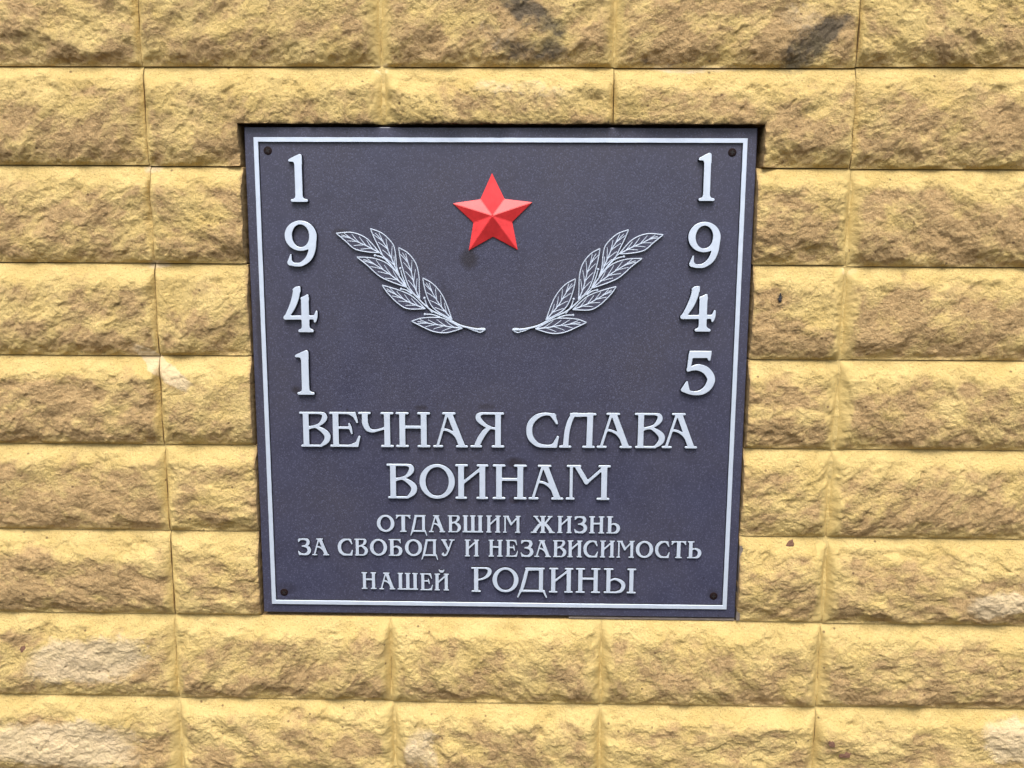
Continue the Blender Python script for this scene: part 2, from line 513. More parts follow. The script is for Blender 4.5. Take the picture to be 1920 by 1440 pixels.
    # boundary edges -> side walls going back into the wall
    e = np.concatenate([q[:, [0, 1]], q[:, [1, 2]], q[:, [2, 3]], q[:, [3, 0]]])
    key = np.sort(e, 1); code = key[:, 0].astype(np.int64) * (ny * nx) + key[:, 1]
    u_, inv, cnt = np.unique(code, return_inverse=True, return_counts=True)
    be = e[cnt[inv] == 1]
    bv = np.unique(be)
    front = P[bv].copy(); back = P[bv].copy(); back[:, 1] = 24.0
    off = len(P)
    ft_ = T[bv].copy(); ft_[:, 0] = 0.85; ft_[:, 3] = 0; ft_[:, 2] *= 0.2
    bt = ft_.copy()
    lut = np.full(off, -1); lut[bv] = np.arange(len(bv))
    nb = len(bv)
    P = np.concatenate([P, front, back]); T = np.concatenate([T, ft_, bt])
    a, b = lut[be[:, 0]], lut[be[:, 1]]
    sw = np.stack([off + b, off + a, off + nb + a, off + nb + b], -1)
    q = np.concatenate([q, sw])
    used = np.unique(q); m = np.full(len(P), -1); m[used] = np.arange(len(used))
    P = P[used] * MM; T = T[used]; q = m[q]
    P[:, 2] += 0.6                      # wall origin sits 0.6 m below the plaque centre
    me = np_mesh('stone_block', P, q, [STONE], T)
    return link(bpy.data.objects.new('stone_block', me), WALL)

for ri in range(len(ROWS) - 1):
    for ci in range(len(COLS) - 1):
        seen = 1 <= ri <= 9
        make_block(ci, ri, 1.25 if seen else 3.0)

# backing masonry with the plaque pocket, and the mortar smeared along some vertical joints
def slab(name, x0, x1, y0, y1, z0, z1, mat, parent, zoff=0.6):
    v = [(x, y, z + zoff * 1000) for z in (z0, z1) for y in (y0, y1) for x in (x0, x1)]
    f = [(0, 1, 5, 4), (1, 3, 7, 5), (3, 2, 6, 7), (2, 0, 4, 6), (4, 5, 7, 6), (2, 3, 1, 0)]
    me = py_mesh(name, [(a * MM, b * MM, c * MM) for a, b, c in v], f, [mat])
    return link(bpy.data.objects.new(name, me), parent)
slab('wall_core', COLS[0] + 2, COLS[-1] - 2, 22, 160, ROWS[-1] + 2, ROWS[0] - 2, CORE, WALL)

def mortar_strip(ci, ri, strength):
    x = colx(ci, ri); z1, z0 = ROWS[ri] + (-0.8 if ri == 8 else 0.5), ROWS[ri + 1] - 0.5
    if ri == 2 and -305 < x < 305: z0 = 303.3
    if 3 <= ri <= 7 and -305 < x < 305: return
    w = 5 + 7.5 * strength
    gx = np.linspace(-w, w, 21); gz = np.linspace(z0, z1, int((z1 - z0) / 1.3))
    U, Z = np.meshgrid(gx, gz)
    s = ci * 17 + ri * 3
    n = fbm(U / 9 + ci * 7, Z / 14, 3, s=s); n2 = fbm(U * 0 + ci * 3.3, Z / 30, 3, s=s + 2)
    n = n + 0.8 * fbm(U / 4 + ci * 7, Z / 4, 3, s=s + 5)
    h = (0.5 + 5.0 * strength) * (0.8 + 0.8 * n2) * (1 - 0.30 * np.abs(U / w)) + 1.0 * n
    zt = (Z - z0) / (z1 - z0)
    h = h * (0.55 + 0.45 * sstep(0, 0.12, zt)) * (1 - 0.55 * sstep(0.86, 1.0, zt))
    if strength < 0.6:
        h = h - 6.5 * sstep(0.0, 0.25, n2 - 0.02)      # missing in places: the open joint shows
    P = np.stack([x + U + 1.5 * n2, -h, Z], -1)
    ny, nx = U.shape
    back = P.copy(); back[..., 1] = 12
    vid = np.arange(ny * nx).reshape(ny, nx)
    q = np.stack([vid[:-1, :-1], vid[:-1, 1:], vid[1:, 1:], vid[1:, :-1]], -1).reshape(-1, 4)
    sides = []
    for ring in (vid[0], vid[-1][::-1], vid[::-1, 0], vid[:, -1]):
        for a, b in zip(ring[:-1], ring[1:]):
            sides.append((b, a, a + ny * nx, b + ny * nx))
    V = np.concatenate([P.reshape(-1, 3), back.reshape(-1, 3)]) * MM
    V[:, 2] += 0.6
    link(bpy.data.objects.new('mortar_joint', np_mesh('mortar_joint', V, np.concatenate([q, np.array(sides)]), [MORTAR])), WALL)
for (ci, ri), v in GROUT.items():
    mortar_strip(ci, ri, v)
# grey cement squeezed beside the lower right corner of the pocket
slab('cement_fillet', 301.6, 306.0, -5.5, 12, -303.2, -205, CEMENT, WALL)
slab('cement_fillet', 90, 300, -2.5, 12, -304.6, -302.2, CEMENT, WALL)

# ------------------------------------------------------------------ the plaque
PLQ = thing('memorial_plaque', 'dark grey square memorial plaque with raised silver lettering, red star and two laurel sprigs', 'plaque', (0, 0, 0))
FACE = -4.0                               # front of the plate, mm
def part(name, me, loc=(0, 0, 0), parent=None):
    o = bpy.data.objects.new(name, me); o.location = loc
    return link(o, parent or PLQ)

def plate_mesh():
    hw, hh, r = 300.0, 300.4, 1.0
    rings = [(0, 8.0), (0, FACE + r), (r * .3, FACE + r * .3), (r, FACE)]
    V = []
    for ins, y in rings:
        for sx, sz in ((-1, -1), (1, -1), (1, 1), (-1, 1)):
            V.append((sx * (hw - ins) * MM, y * MM, sz * (hh - ins) * MM))
    F = []
    for k in range(3):
        for i in range(4):
            j = (i + 1) % 4
            F.append((k * 4 + i, k * 4 + j, k * 4 + 4 + j, k * 4 + 4 + i))
    F.append((12, 13, 14, 15)); F.append((3, 2, 1, 0))
    return py_mesh('plate', V, F, [PLATE])
part('plate', plate_mesh())

# ---- outlines from unions of strokes (raised, slightly drafted letters)
def catmull(pts, n=7):
    pts = np.array(pts, float)
    if len(pts) < 3:
        return pts
    P = np.vstack([2 * pts[0] - pts[1], pts, 2 * pts[-1] - pts[-2]])
    out = []
    for i in range(1, len(P) - 2):
        p0, p1, p2, p3 = P[i - 1], P[i], P[i + 1], P[i + 2]
        for t in np.linspace(0, 1, n, endpoint=False):
            out.append(0.5 * ((2 * p1) + (-p0 + p2) * t + (2 * p0 - 5 * p1 + 4 * p2 - p3) * t * t + (-p0 + 3 * p1 - 3 * p2 + p3) * t**3))
    out.append(P[-2])
    return np.array(out)

def sd_stroke(X, Y, pts, k):
    d = np.full(X.shape, 1e9)
    for (ax, ay, ar), (bx, by, br) in zip(pts[:-1], pts[1:]):
        vx, vy = bx - ax, by - ay
        L2 = vx * vx + vy * vy + 1e-9
        t = np.clip(((X - ax) * vx + (Y - ay) * vy) / L2, 0, 1)
        d = np.minimum(d, np.hypot(X - ax - t * vx, Y - ay - t * vy) - (ar + t * (br - ar)) * k)
    return d

def sd_box(X, Y, x0, x1, y0, y1, r=1.2):
    cx, cy = (x0 + x1) / 2, (y0 + y1) / 2
    qx = np.abs(X - cx) - (x1 - x0) / 2 + r; qy = np.abs(Y - cy) - (y1 - y0) / 2 + r
    return np.hypot(np.maximum(qx, 0), np.maximum(qy, 0)) + np.minimum(np.maximum(qx, qy), 0) - r

def sd_poly(X, Y, pts, r=1.2):
    p = np.array(pts, float); n = len(p)
    d = np.full(X.shape, 1e9); s = np.ones(X.shape)
    for i in range(n):
        a, b = p[i], p[i - 1]
        ex, ey = b - a
        wx, wy = X - a[0], Y - a[1]
        t = np.clip((wx * ex + wy * ey) / (ex * ex + ey * ey + 1e-9), 0, 1)
        d = np.minimum(d, (wx - ex * t)**2 + (wy - ey * t)**2)
        c1 = Y >= a[1]; c2 = Y < b[1]; c3 = ex * wy > ey * wx
        flip = (c1 & c2 & c3) | (~c1 & ~c2 & ~c3)
        s = np.where(flip, -s, s)
    return s * np.sqrt(d) - r * 0

def smooth_union(a, b, k):
    h = np.clip(0.5 + 0.5 * (b - a) / k, 0, 1)
    return b * (1 - h) + a * h - k * h * (1 - h)

# stroke kinds: 'c' smooth curve, 'l' straight, 'p' polygon, 'b' box (stem); radii in hundredths of the cap height
def stem(x, w=8.3, y0=2.0, y1=98.0): return ('b', x - w, x + w, y0, y1, w)
def serif(x0, x1, y, r=3.0): return ('l', [(x0 + r, y, r), (x1 - r, y, r)])
T_, B_ = 97.0, 3.0
def brk(x, w, top=True, bot=True):       # bracketed slab serifs of a stem
    o = []
    if top: o.append(serif(x - 18.5, x + 18.5, T_))
    if bot: o.append(serif(x - 18.5, x + 18.5, B_))
    return o
GL = {}
GL['В'] = [stem(18.5), serif(0, 64, T_), serif(3, 62, B_),
    ('c', [(60, 97, 3), (70, 93, 5.5), (72, 84, 7.6), (67, 74, 6.5), (56, 64, 4), (40, 58.5, 3), (26, 56, 3)]),
    ('c', [(26, 53, 3), (44, 57, 3), (60, 51, 5.5), (74, 40, 8), (79, 30, 8.6), (75, 17, 7.5), (60, 3.2, 3.2)])]
GL['Е'] = [stem(18, 8.3), serif(0, 72, T_), serif(1, 80, B_), ('l', [(26, 55, 3.2), (58, 55, 3.6)]),
    ('c', [(56.5, 66, 2.6), (59.5, 54, 4.2), (63.5, 39, 2.4)]), ('p', [(50, 97), (73, 99), (81, 71), (77, 70), (68, 86)]), ('p', [(54, 5), (74, 14), (82, 31), (87, 30), (79, 0), (60, 0)]),
    ('l', [(73, 97, 3), (79.2, 71, 2.4)]), ('l', [(78.5, 3, 2.8), (85, 30, 2.4)])]
GL['Ч'] = [stem(81.5, 8.5)] + brk(81.5, 8.5) + [serif(0, 36, T_), ('c', [(19, 96, 8.3), (19, 80, 8.3), (20, 66, 8.3), (27, 52, 7), (40, 46, 4.2), (58, 49, 3.2), (76, 55, 3.2)])]
GL['Н'] = [stem(19), stem(79.5)] + brk(19, 8) + brk(79.5, 8) + [('l', [(22, 57.5, 4), (76, 57.5, 4)])]
GL['А'] = [serif(26, 65, T_), ('l', [(40, 95, 3.6), (13, 4, 3.8)]), ('l', [(49, 92, 8), (83, 5, 8.2)]), serif(0, 29, B_), serif(65, 100, B_),
    ('c', [(27, 51, 3.2), (42, 49, 3.4), (57, 41, 4), (69, 28, 4.5), (76, 12, 5)])]
GL['Я'] = [stem(79.5, 8.3), serif(30, 97, T_), serif(61, 98, B_), ('c', [(34, 97, 3), (24, 92, 6), (23, 84, 7.6), (30, 74, 6.8), (44, 63, 5), (60, 56, 3.4), (73, 54, 3)]),
    ('c', [(55, 57, 4.5), (42, 45, 7), (30, 28, 7.8), (20, 8, 7.6)]), serif(0, 34, B_)]
GL['С'] = [('c', [(80, 92.5, 3), (66, 95.5, 3.6), (49, 95.5, 4.3), (29, 88, 6.6), (13, 70, 8), (9, 48, 8.3), (14, 27, 8), (30, 10, 6.2), (48, 4.8, 4.6), (66, 4.2, 4), (82, 4, 3.4)]),
    ('p', [(60, 98), (78, 97), (87, 70), (83, 68), (72, 84)]), ('l', [(77.5, 95, 2.6), (85.5, 70, 2.8)]), ('p', [(58, 4), (74, 12), (86, 33), (91, 32), (85, 1), (60, 1)]), ('l', [(88.5, 31, 2.6), (83, 4, 3)])]
GL['Л'] = [serif(29, 104, 96), ('l', [(86.5, 95, 8.4), (85, 5, 8.4)]), serif(65, 101, B_), serif(0, 35, B_),
    ('c', [(48, 97, 4), (38, 92, 6), (29, 74, 7), (22, 45, 7.4), (18.5, 6, 7.6)]), ('p', [(38, 98), (90, 98), (90, 90), (46, 88)])]
GL['О'] = [('o', 52, 50, 52, 50, 34, 41.5)]
GL['И'] = [stem(17.5, 8.6), stem(80, 8.6), serif(0, 38, T_), serif(0, 35, B_), serif(63, 98, T_), serif(62, 97, B_), ('l', [(20, 44, 3.9), (78, 90, 4.2)])]
GL['Й'] = GL['И'] + [('c', [(33, 121, 2.6), (40, 114, 4.6), (49, 112, 5.2), (58, 114, 4.6), (65, 121, 2.6)])]
GL['М'] = [('b', 11.5, 20.5, 2, 98, 5), serif(2, 45, T_), serif(0, 27, B_), ('l', [(34, 94, 7), (60.5, 52, 7.0)]), ('l', [(61, 49, 4), (110, 92, 4.2)]),
    stem(113, 8.6), serif(95, 132, T_), serif(91, 130, B_)]
GL['Т'] = [stem(44, 8.4), serif(25, 63, B_), serif(2, 86, T_), ('p', [(2, 78), (6, 77), (17, 90), (28, 95), (16, 99), (6, 99)]), ('p', [(86, 78), (82, 77), (71, 90), (60, 95), (72, 99), (82, 99)])]
GL['Д'] = [serif(32, 112, T_), stem(97, 8.4, 2, 98), ('c', [(43, 96, 5), (38, 84, 6.6), (31, 55, 7), (24, 30, 7), (17, 7, 6)]), ('l', [(13, 6, 4), (110, 6, 4)]),
    ('l', [(14, 4, 4.4), (3.5, -19, 2.8)]), ('l', [(109, 4, 4.4), (119.5, -19, 2.8)]), ('p', [(38, 98), (98, 98), (98, 90), (44, 88)])]
GL['Ш'] = [stem(17, 8), stem(60.5, 8), stem(104, 8), serif(1, 33, T_), serif(44.5, 76.5, T_), serif(88, 120, T_), ('l', [(3.5, 4, 3.6), (117.5, 4, 3.6)])]
GL['Ж'] = [stem(70, 8), serif(53, 87, T_), serif(53, 87, B_),
    ('l', [(27, 94, 4.6), (58, 55, 4.6)]), ('l', [(113, 94, 4.6), (82, 55, 4.6)]), serif(14, 43, T_), serif(97, 126, T_), ('l', [(58, 54, 5), (82, 54, 5)]),
    ('c', [(62, 56, 5), (46, 42, 7), (31, 22, 7.5), (20, 6, 7.4)]), ('c', [(78, 56, 5), (94, 42, 7), (109, 22, 7.5), (120, 6, 7.4)]), serif(0, 35, B_), serif(105, 140, B_)]
GL['З'] = [('c', [(7, 86, 3), (18, 94, 3.6), (38, 96, 4.2), (56, 91, 6.8), (62, 78, 8), (56, 64, 6.4), (42, 56, 3.6), (26, 53.5, 3)]),
    ('c', [(34, 54.5, 3.2), (54, 50, 6), (66, 38, 8.2), (66, 23, 8.4), (54, 9, 6.4), (36, 4.4, 4.4), (20, 7, 4), (7, 16, 3.2)]),
    ('p', [(2, 96), (9, 99), (20, 97), (14, 86), (6, 78), (2, 79)]), ('p', [(0, 25), (4, 26), (14, 12), (22, 4), (12, 0), (5, 2)])]
GL['Ь'] = [stem(20, 8.4), serif(2, 40, T_), serif(1, 50, B_), ('c', [(26, 50, 3), (42, 56, 3.6), (58, 52, 5.6), (70, 40, 8), (71, 24, 8.2), (62, 9, 6), (46, 3.2, 3.2)])]
GL['Б'] = [stem(20, 8.4), serif(1, 72, T_), serif(1, 50, B_), ('c', [(26, 50, 3), (42, 56, 3.6), (58, 52, 5.6), (70, 40, 8), (71, 24, 8.2), (62, 9, 6), (46, 3.2, 3.2)]),
    ('p', [(50, 96), (70, 99), (74, 76), (70, 75), (62, 88)])]
GL['У'] = [serif(0, 34, T_), serif(50, 82, T_), ('l', [(15, 94, 7.6), (43, 38, 6)]), ('c', [(66, 95, 3.8), (52, 58, 3.8), (42, 32, 4), (31, 11, 4.2), (19, 5, 4.4), (10, 10, 4.6)]), ('l', [(9, 12, 5), (12, 16, 4.4)])]
GL['Р'] = [stem(19.5, 8.4), serif(0, 62, T_), serif(1, 38, B_), ('c', [(58, 97, 3), (70, 92, 6), (73, 82, 7.8), (67, 69, 7), (54, 58, 4.6), (40, 52, 3.4), (26, 49, 3)])]
GL['Ы'] = [stem(20, 8.4), serif(0, 40, T_), serif(1, 54, B_), ('c', [(26, 50, 3), (44, 57, 3.6), (64, 52, 5.8), (79, 40, 8), (81, 25, 8.2), (71, 9, 6), (52, 3.2, 3.2)]), stem(114, 8.4), serif(96, 133, T_), serif(96, 133, B_)]
GL['1'] = [('b', 12.5, 28, 2, 95, 7), ('p', [(0.5, 86), (2, 89), (23, 99.5), (28, 98), (28, 80), (12.5, 80), (10.5, 83.5), (3, 84.5)]), ('l', [(2.5, 87, 2.4), (24, 97, 2.4)]), ('l', [(5.5, 3, 3), (36, 3, 3)]), ('c', [(11, 4, 3), (20, 8, 6), (30, 4, 3)])]
GL['9'] = [('o', 35, 67.2, 35, 32.8, 19, 24.6), ('c', [(62, 70, 6.8), (61.5, 56, 7.6), (59, 36, 7.4), (51, 18, 6.6), (36, 6, 4.8), (22, 4, 4), (9, 7, 4)]), ('p', [(3.5, 9), (8, 3), (20, 4), (14, 14), (13.5, 27), (11, 27)])]
GL['4'] = [('c', [(31, 91, 7.6), (28, 76, 7.6), (21.5, 58, 7), (13, 42, 5.6), (6.5, 33, 4)]), ('p', [(22, 93), (35, 99.5), (39, 99), (39, 88), (30, 84)]), ('l', [(5, 31.5, 4.4), (66, 32.5, 4.4)]),
    ('c', [(72, 45, 2.3), (69.5, 33, 4.2), (68, 23.5, 2.3)]), ('b', 39.5, 56, 2, 76, 5), ('p', [(39.5, 72), (39.5, 75), (53, 82.5), (56, 81), (56, 70)]), serif(31.5, 65, 3), ('c', [(38, 4, 3), (48, 8, 6), (59, 4, 3)])]
GL['5'] = [('p', [(16.5, 84), (16.5, 100), (65.5, 100), (62.5, 79), (59, 79), (56, 84)]), ('l', [(20.5, 92, 4.2), (16.5, 58, 3.8)]), ('p', [(15.5, 84), (16.5, 92), (25, 92), (22, 70), (14, 60)]),
    ('c', [(15, 56.5, 3), (27, 61.5, 5.5), (40, 62.5, 7.4), (56, 55, 8.4), (66.5, 38, 8.6), (62, 21, 8.2), (50, 9, 6.4), (35, 4.6, 4.6), (20, 6.5, 4.4), (7, 12, 4)]), ('l', [(61.5, 94, 3), (61, 80.5, 2)]),
    ('p', [(0.5, 12), (3, 8.5), (16, 5), (20, 12), (15.5, 31), (12.5, 32)])]

def glyph_field(ch, bold):
    ops = GL[ch]
    xs0, xs1 = -8, 146
    g = 1.1
    gx = np.arange(xs0, xs1, g); gy = np.arange(-30, 134, g)
    X, Y = np.meshgrid(gx, gy)
    d = None
    for op in ops:
        if op[0] == 'b': f = sd_box(X, Y, op[1] - (bold - 1) * op[5], op[2] + (bold - 1) * op[5], op[3], op[4])
        elif op[0] == 'l': f = sd_stroke(X, Y, op[1], 1 + (bold - 1) * 0.8)
        elif op[0] == 'c': f = sd_stroke(X, Y, catmull(op[1]), bold)
        elif op[0] == 'p': f = sd_poly(X, Y, op[1])
        elif op[0] == 'o':
            _, cx, cy, ax, ay, bx, by = op
            bx -= (bold - 1) * 14; by -= (bold - 1) * 9
            def ell(rx, ry):
                k0 = np.hypot((X - cx) / rx, (Y - cy) / ry); k1 = np.hypot((X - cx) / rx**2, (Y - cy) / ry**2) + 1e-9
                return np.where(k0 < 1e-6, -min(rx, ry), k0 * (k0 - 1) / k1)
            f = np.maximum(ell(ax, ay), -ell(bx, by))
        d = f if d is None else smooth_union(d, f, 2.6)
    if ch not in 'ДЙ':
        d = np.maximum(d, np.maximum(-Y, Y - 100))
    else:
        d = np.maximum(d, np.where(Y < 103, np.where((ch == 'Й') | (Y > 50), np.maximum(-Y, Y - 100) if ch == 'Й' else Y - 100, -1e9), -1e9))
    return gx, gy, d

def contours(gx, gy, D):
    """Marching squares, closed loops with the inside on the left."""
    S = D < 0
    code = S[:-1, :-1] * 1 + S[:-1, 1:] * 2 + S[1:, 1:] * 4 + S[1:, :-1] * 8
    segs = {}
    pos = {}
    def edge(i, j, e):
        if e == 0: a, b = (i, j), (i, j + 1)
        elif e == 1: a, b = (i, j + 1), (i + 1, j + 1)
        elif e == 2: a, b = (i + 1, j), (i + 1, j + 1)
        else: a, b = (i, j), (i + 1, j)
        k = (a, b)
        if k not in pos:
            t = D[a] / (D[a] - D[b])
            pos[k] = (gx[a[1]] + t * (gx[b[1]] - gx[a[1]]), gy[a[0]] + t * (gy[b[0]] - gy[a[0]]))
        return k
    TBL = {1: [(0, 3)], 2: [(1, 0)], 3: [(1, 3)], 4: [(2, 1)], 5: [(0, 3), (2, 1)], 6: [(2, 0)], 7: [(2, 3)], 8: [(3, 2)], 9: [(0, 2)], 10: [(1, 0), (3, 2)], 11: [(1, 2)], 12: [(3, 1)], 13: [(0, 1)], 14: [(3, 0)]}
    for i, j in zip(*np.nonzero((code > 0) & (code < 15))):
        for a, b in TBL[int(code[i, j])]:
            segs[edge(i, j, a)] = edge(i, j, b)
    loops = []
    while segs:
        k0 = next(iter(segs)); k = k0; lp = []
        while k in segs:
            lp.append(pos[k]); k = segs.pop(k)
        P = np.array(lp)
        # merge near-duplicate points and relax a touch
        keep = [0]
        for i in range(1, len(P)):
            if np.hypot(*(P[i] - P[keep[-1]])) > 0.55: keep.append(i)
        P = P[keep]
        if len(P) > 8:
            loops.append(P)
    return loops

GLYPH = {}
def relief_mesh(name, loops, depth, cham, draft, mats):
    """Prism with drafted dark sides and a chamfered light face; loops in glyph units, y = height in metres."""
    V = []; F = []; I = []
    caps = []
    for P in loops:
        n = len(P)
        tn = np.roll(P, -1, 0) - np.roll(P, 1, 0)
        tn /= np.linalg.norm(tn, axis=1)[:, None] + 1e-9
        nrm = np.stack([tn[:, 1], -tn[:, 0]], 1)          # to the right of travel
        sgn = 1.0
        out = nrm * sgn
        base = len(V)
        for off, y in ((draft, 0.0), (0.0, -(depth - cham[1])), (-cham[0], -depth)):
            Q = P + out * off
            V += [(q[0], y, q[1]) for q in Q]
        for k in range(2):
            for i in range(n):
                j = (i + 1) % n
                F.append((base + k * n + i, base + k * n + j, base + (k + 1) * n + j, base + (k + 1) * n + i))
                I.append(k)
        caps.append((base + 2 * n, n))
    def area(P): return 0.5 * np.sum(P[:, 0] * np.roll(P[:, 1], -1) - np.roll(P[:, 0], -1) * P[:, 1])
    ar = [area(P) for P in loops]
    so = np.sign(ar[int(np.argmax(np.abs(ar)))])
    def inside(p, Q):
        x, y = p; a, b = Q, np.roll(Q, -1, 0)
        c = ((a[:, 1] > y) != (b[:, 1] > y)) & (x < (b[:, 0] - a[:, 0]) * (y - a[:, 1]) / (b[:, 1] - a[:, 1] + 1e-12) + a[:, 0])
        return c.sum() % 2 == 1
    for o_i, P in enumerate(loops):
        if np.sign(ar[o_i]) != so: continue
        grp = [o_i] + [h_i for h_i, H in enumerate(loops) if np.sign(ar[h_i]) != so and inside(H[0], P)]
        poly = [[Vector((V[caps[g][0] + i][0], V[caps[g][0] + i][2], 0)) for i in range(caps[g][1])] for g in grp]
        flat = [caps[g][0] + i for g in grp for i in range(caps[g][1])]
        for t in tessellate_polygon(poly):
            F.append(tuple(flat[k] for k in t)); I.append(1)
    me = py_mesh(name, V, F, mats, I)
    # consistent outward normals
    import bmesh
    bm = bmesh.new(); bm.from_mesh(me); bmesh.ops.recalc_face_normals(bm, faces=bm.faces[:]); bm.to_mesh(me); bm.free()
    return me

def glyph(ch, bold, depth):
    key = (ch, bold, depth)
    if key not in GLYPH:
        gx, gy, D = glyph_field(ch, bold)
        lp = contours(gx, gy, D)
        allp = np.concatenate(lp)
        x0, x1 = allp[:, 0].min(), allp[:, 0].max()
        lp = [p - np.array([x0, 0]) for p in lp]
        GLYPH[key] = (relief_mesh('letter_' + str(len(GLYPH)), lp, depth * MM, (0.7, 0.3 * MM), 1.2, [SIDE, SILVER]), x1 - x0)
    return GLYPH[key]

BIG, SMALL = 1.0, 1.26
LINES = [
    ('l1', 43.8, BIG, [('В',-245.2,38.1,-82.4), ('Е',-208.3,38.2,-82.2), ('Ч',-172.5,43.6,-82.0), ('Н',-126.4,42.6,-81.8), ('А',-80.6,43.1,-81.6), ('Я',-34.7,42.0,-81.3), ('С',34.0,40.3,-81.0), ('Л',74.3,45.3,-80.8), ('А',120.3,43.3,-80.6), ('В',166.1,37.5,-80.4), ('А',199.9,43.4,-80.2)]),
    ('l2', 44.1, BIG, [('В',-138.7,37.8,-147.2), ('О',-97.9,43.9,-147.1), ('И',-53.6,41.3,-147.0), ('Н',-7.3,42.4,-146.9), ('А',37.3,43.3,-146.8), ('М',83.3,55.3,-146.6)]),
    ('l3', 22.0, SMALL, [('О',-152.3,22.1,-191.0), ('Т',-128.5,18.8,-190.9), ('Д',-110.4,21.2,-190.8), ('А',-87.1,20.6,-190.8), ('В',-63.4,16.7,-190.7), ('Ш',-44.9,26.0,-190.6), ('И',-15.2,18.1,-190.5), ('М',5.7,22.1,-190.5), ('Ж',40.5,30.2,-190.3), ('И',73.5,18.4,-190.2), ('З',94.7,16.2,-190.2), ('Н',113.1,19.1,-190.1), ('Ь',134.7,17.1,-190.0)]),
    ('l4', 22.0, SMALL, [('З',-252.7,16.6,-222.8), ('А',-234.9,21.7,-222.7), ('С',-202.3,19.3,-222.6), ('В',-181.2,17.1,-222.5), ('О',-161.7,21.8,-222.4), ('Б',-138.1,17.5,-222.4), ('О',-117.5,21.7,-222.3), ('Д',-96.8,21.0,-222.2), ('У',-71.9,17.3,-222.1), ('И',-42.2,18.2,-222.0), ('Н',-12.3,17.9,-221.9), ('Е',9.3,15.3,-221.8), ('З',28.2,16.0,-221.8), ('А',45.3,20.8,-221.7), ('В',68.3,17.0,-221.6), ('И',86.8,18.4,-221.6), ('С',106.6,18.3,-221.5), ('И',127.4,18.3,-221.4), ('М',148.1,22.3,-221.4), ('О',172.0,21.8,-221.3), ('С',196.1,18.3,-221.2), ('Т',216.2,18.7,-221.1), ('Ь',236.3,17.7,-221.1)]),
    ('l5', 22.2, SMALL, [('Н',-173.1,18.8,-266.6), ('А',-150.8,20.4,-266.8), ('Ш',-127.6,26.3,-267.0), ('Е',-98.8,16.2,-267.3), ('Й',-80.7,18.5,-267.4)]),
    ('l5', 32.5, BIG, [('Р',-34.0,25.8,-268.2), ('О',-7.2,32.8,-268.1), ('Д',24.1,37.7,-268.0), ('И',63.9,30.6,-267.9), ('Н',97.5,31.1,-267.8), ('Ы',132.6,40.7,-267.7)]),
]
for ln, h, bold, letters in LINES:
    for ch, x, w, zb in letters:
        me, gw = glyph(ch, bold, 4.6 if bold == BIG else 3.2)
        o = part('letter', me, (x * MM, (FACE + 0.15) * MM, zb * MM))
        o.scale = (w / gw * MM, 1.0, h / 100 * MM)
DIGITS = [('1', -247.8, 22.0, 213.8, 55.0), ('9', -255.0, 38.2, 138.1, 54.0), ('4', -260.0, 41.6, 59.4, 55.4), ('1', -247.7, 22.7, -17.2, 54.7), ('1', 232.2, 20.2, 216.6, 54.9), ('9', 223.4, 37.8, 138.7, 53.9), ('5', 220.8, 40.8, -14.1, 54.2), ('4', 217.1, 42.1, 63.3, 54.5)]
for ch, x, w, zb, h in DIGITS:
    me, gw = glyph(ch, BIG, 5.6)
    o = part('digit', me, (x * MM, (FACE + 0.15) * MM, zb * MM))
    o.scale = (w / gw * MM, 1.0, h / 100 * MM)

# border line
def rect_loop(x, z, n, sign):
    c = [(-x, -z), (x, -z), (x, z), (-x, z)]
    out = []
    for a, b in zip(c, c[1:] + c[:1]):
        for t in np.linspace(0, 1, n, endpoint=False):
            out.append((a[0] + (b[0] - a[0]) * t, a[1] + (b[1] - a[1]) * t))
    P = np.array(out)
    nz = np.array([gnoise(np.array([p[0] / 12.0 + sign * 40]), np.array([p[1] / 12.0]))[0] for p in P])
    P = P + 0.16 * np.stack([nz, np.roll(nz, 3)], 1)
    return P if sign > 0 else P[::-1]
def border():
    n = 60
    o = rect_loop(288.6, 288.3, n, 1); i = rect_loop(283.2, 282.9, n, -1)[::-1]
    d, V, F, I = 2.8, [], [], []
    N = len(o)
    for P, y in ((o * 1.0018, 0), (o, -(d - .4)), (o * 0.9988, -d), (i * 1.0012, -d), (i, -(d - .4)), (i * 0.9982, 0)):
        V += [(p[0] * MM, (FACE + 0.1 + y) * MM, p[1] * MM) for p in P]
    for k in range(5):
        for a in range(N):
            b = (a + 1) % N
            F.append((k * N + a, k * N + b, (k + 1) * N + b, (k + 1) * N + a)); I.append(0 if k in (0, 4) else 1)
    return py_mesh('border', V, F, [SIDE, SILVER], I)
part('border', border())

# star: five raised arms meeting in a point
def star_mesh():
    Ro, Ri, edge, apex = 49.5, 24.2, 2.0, 12.0
    ring = []
    for k in range(10):
        a = math.pi / 2 + k * math.pi / 5
        r = Ro if k % 2 == 0 else Ri
        ring.append((r * math.cos(a), r * math.sin(a)))
    V = [(x, 0, z) for x, z in ring] + [(x, -edge, z) for x, z in ring] + [(0, -apex, 0)]
    F = []
    for k in range(10):
        j = (k + 1) % 10
        F.append((k, j, 10 + j, 10 + k)); F.append((10 + k, 10 + j, 20))
    me = py_mesh('star', [(a * MM, b * MM, c * MM) for a, b, c in V], F, [RED])
    import bmesh
    bm = bmesh.new(); bm.from_mesh(me)
    bmesh.ops.bevel(bm, geom=[e for e in bm.edges], offset=0.0004, segments=2, affect='EDGES')
    bm.to_mesh(me); bm.free()
    return me
st = part('star', star_mesh(), (-7.6 * MM, (FACE + 0.1) * MM, 198.6 * MM))
st.rotation_euler = (0, R(-1.0), 0)
tag(st, label='faceted red five pointed star above the laurel sprigs')

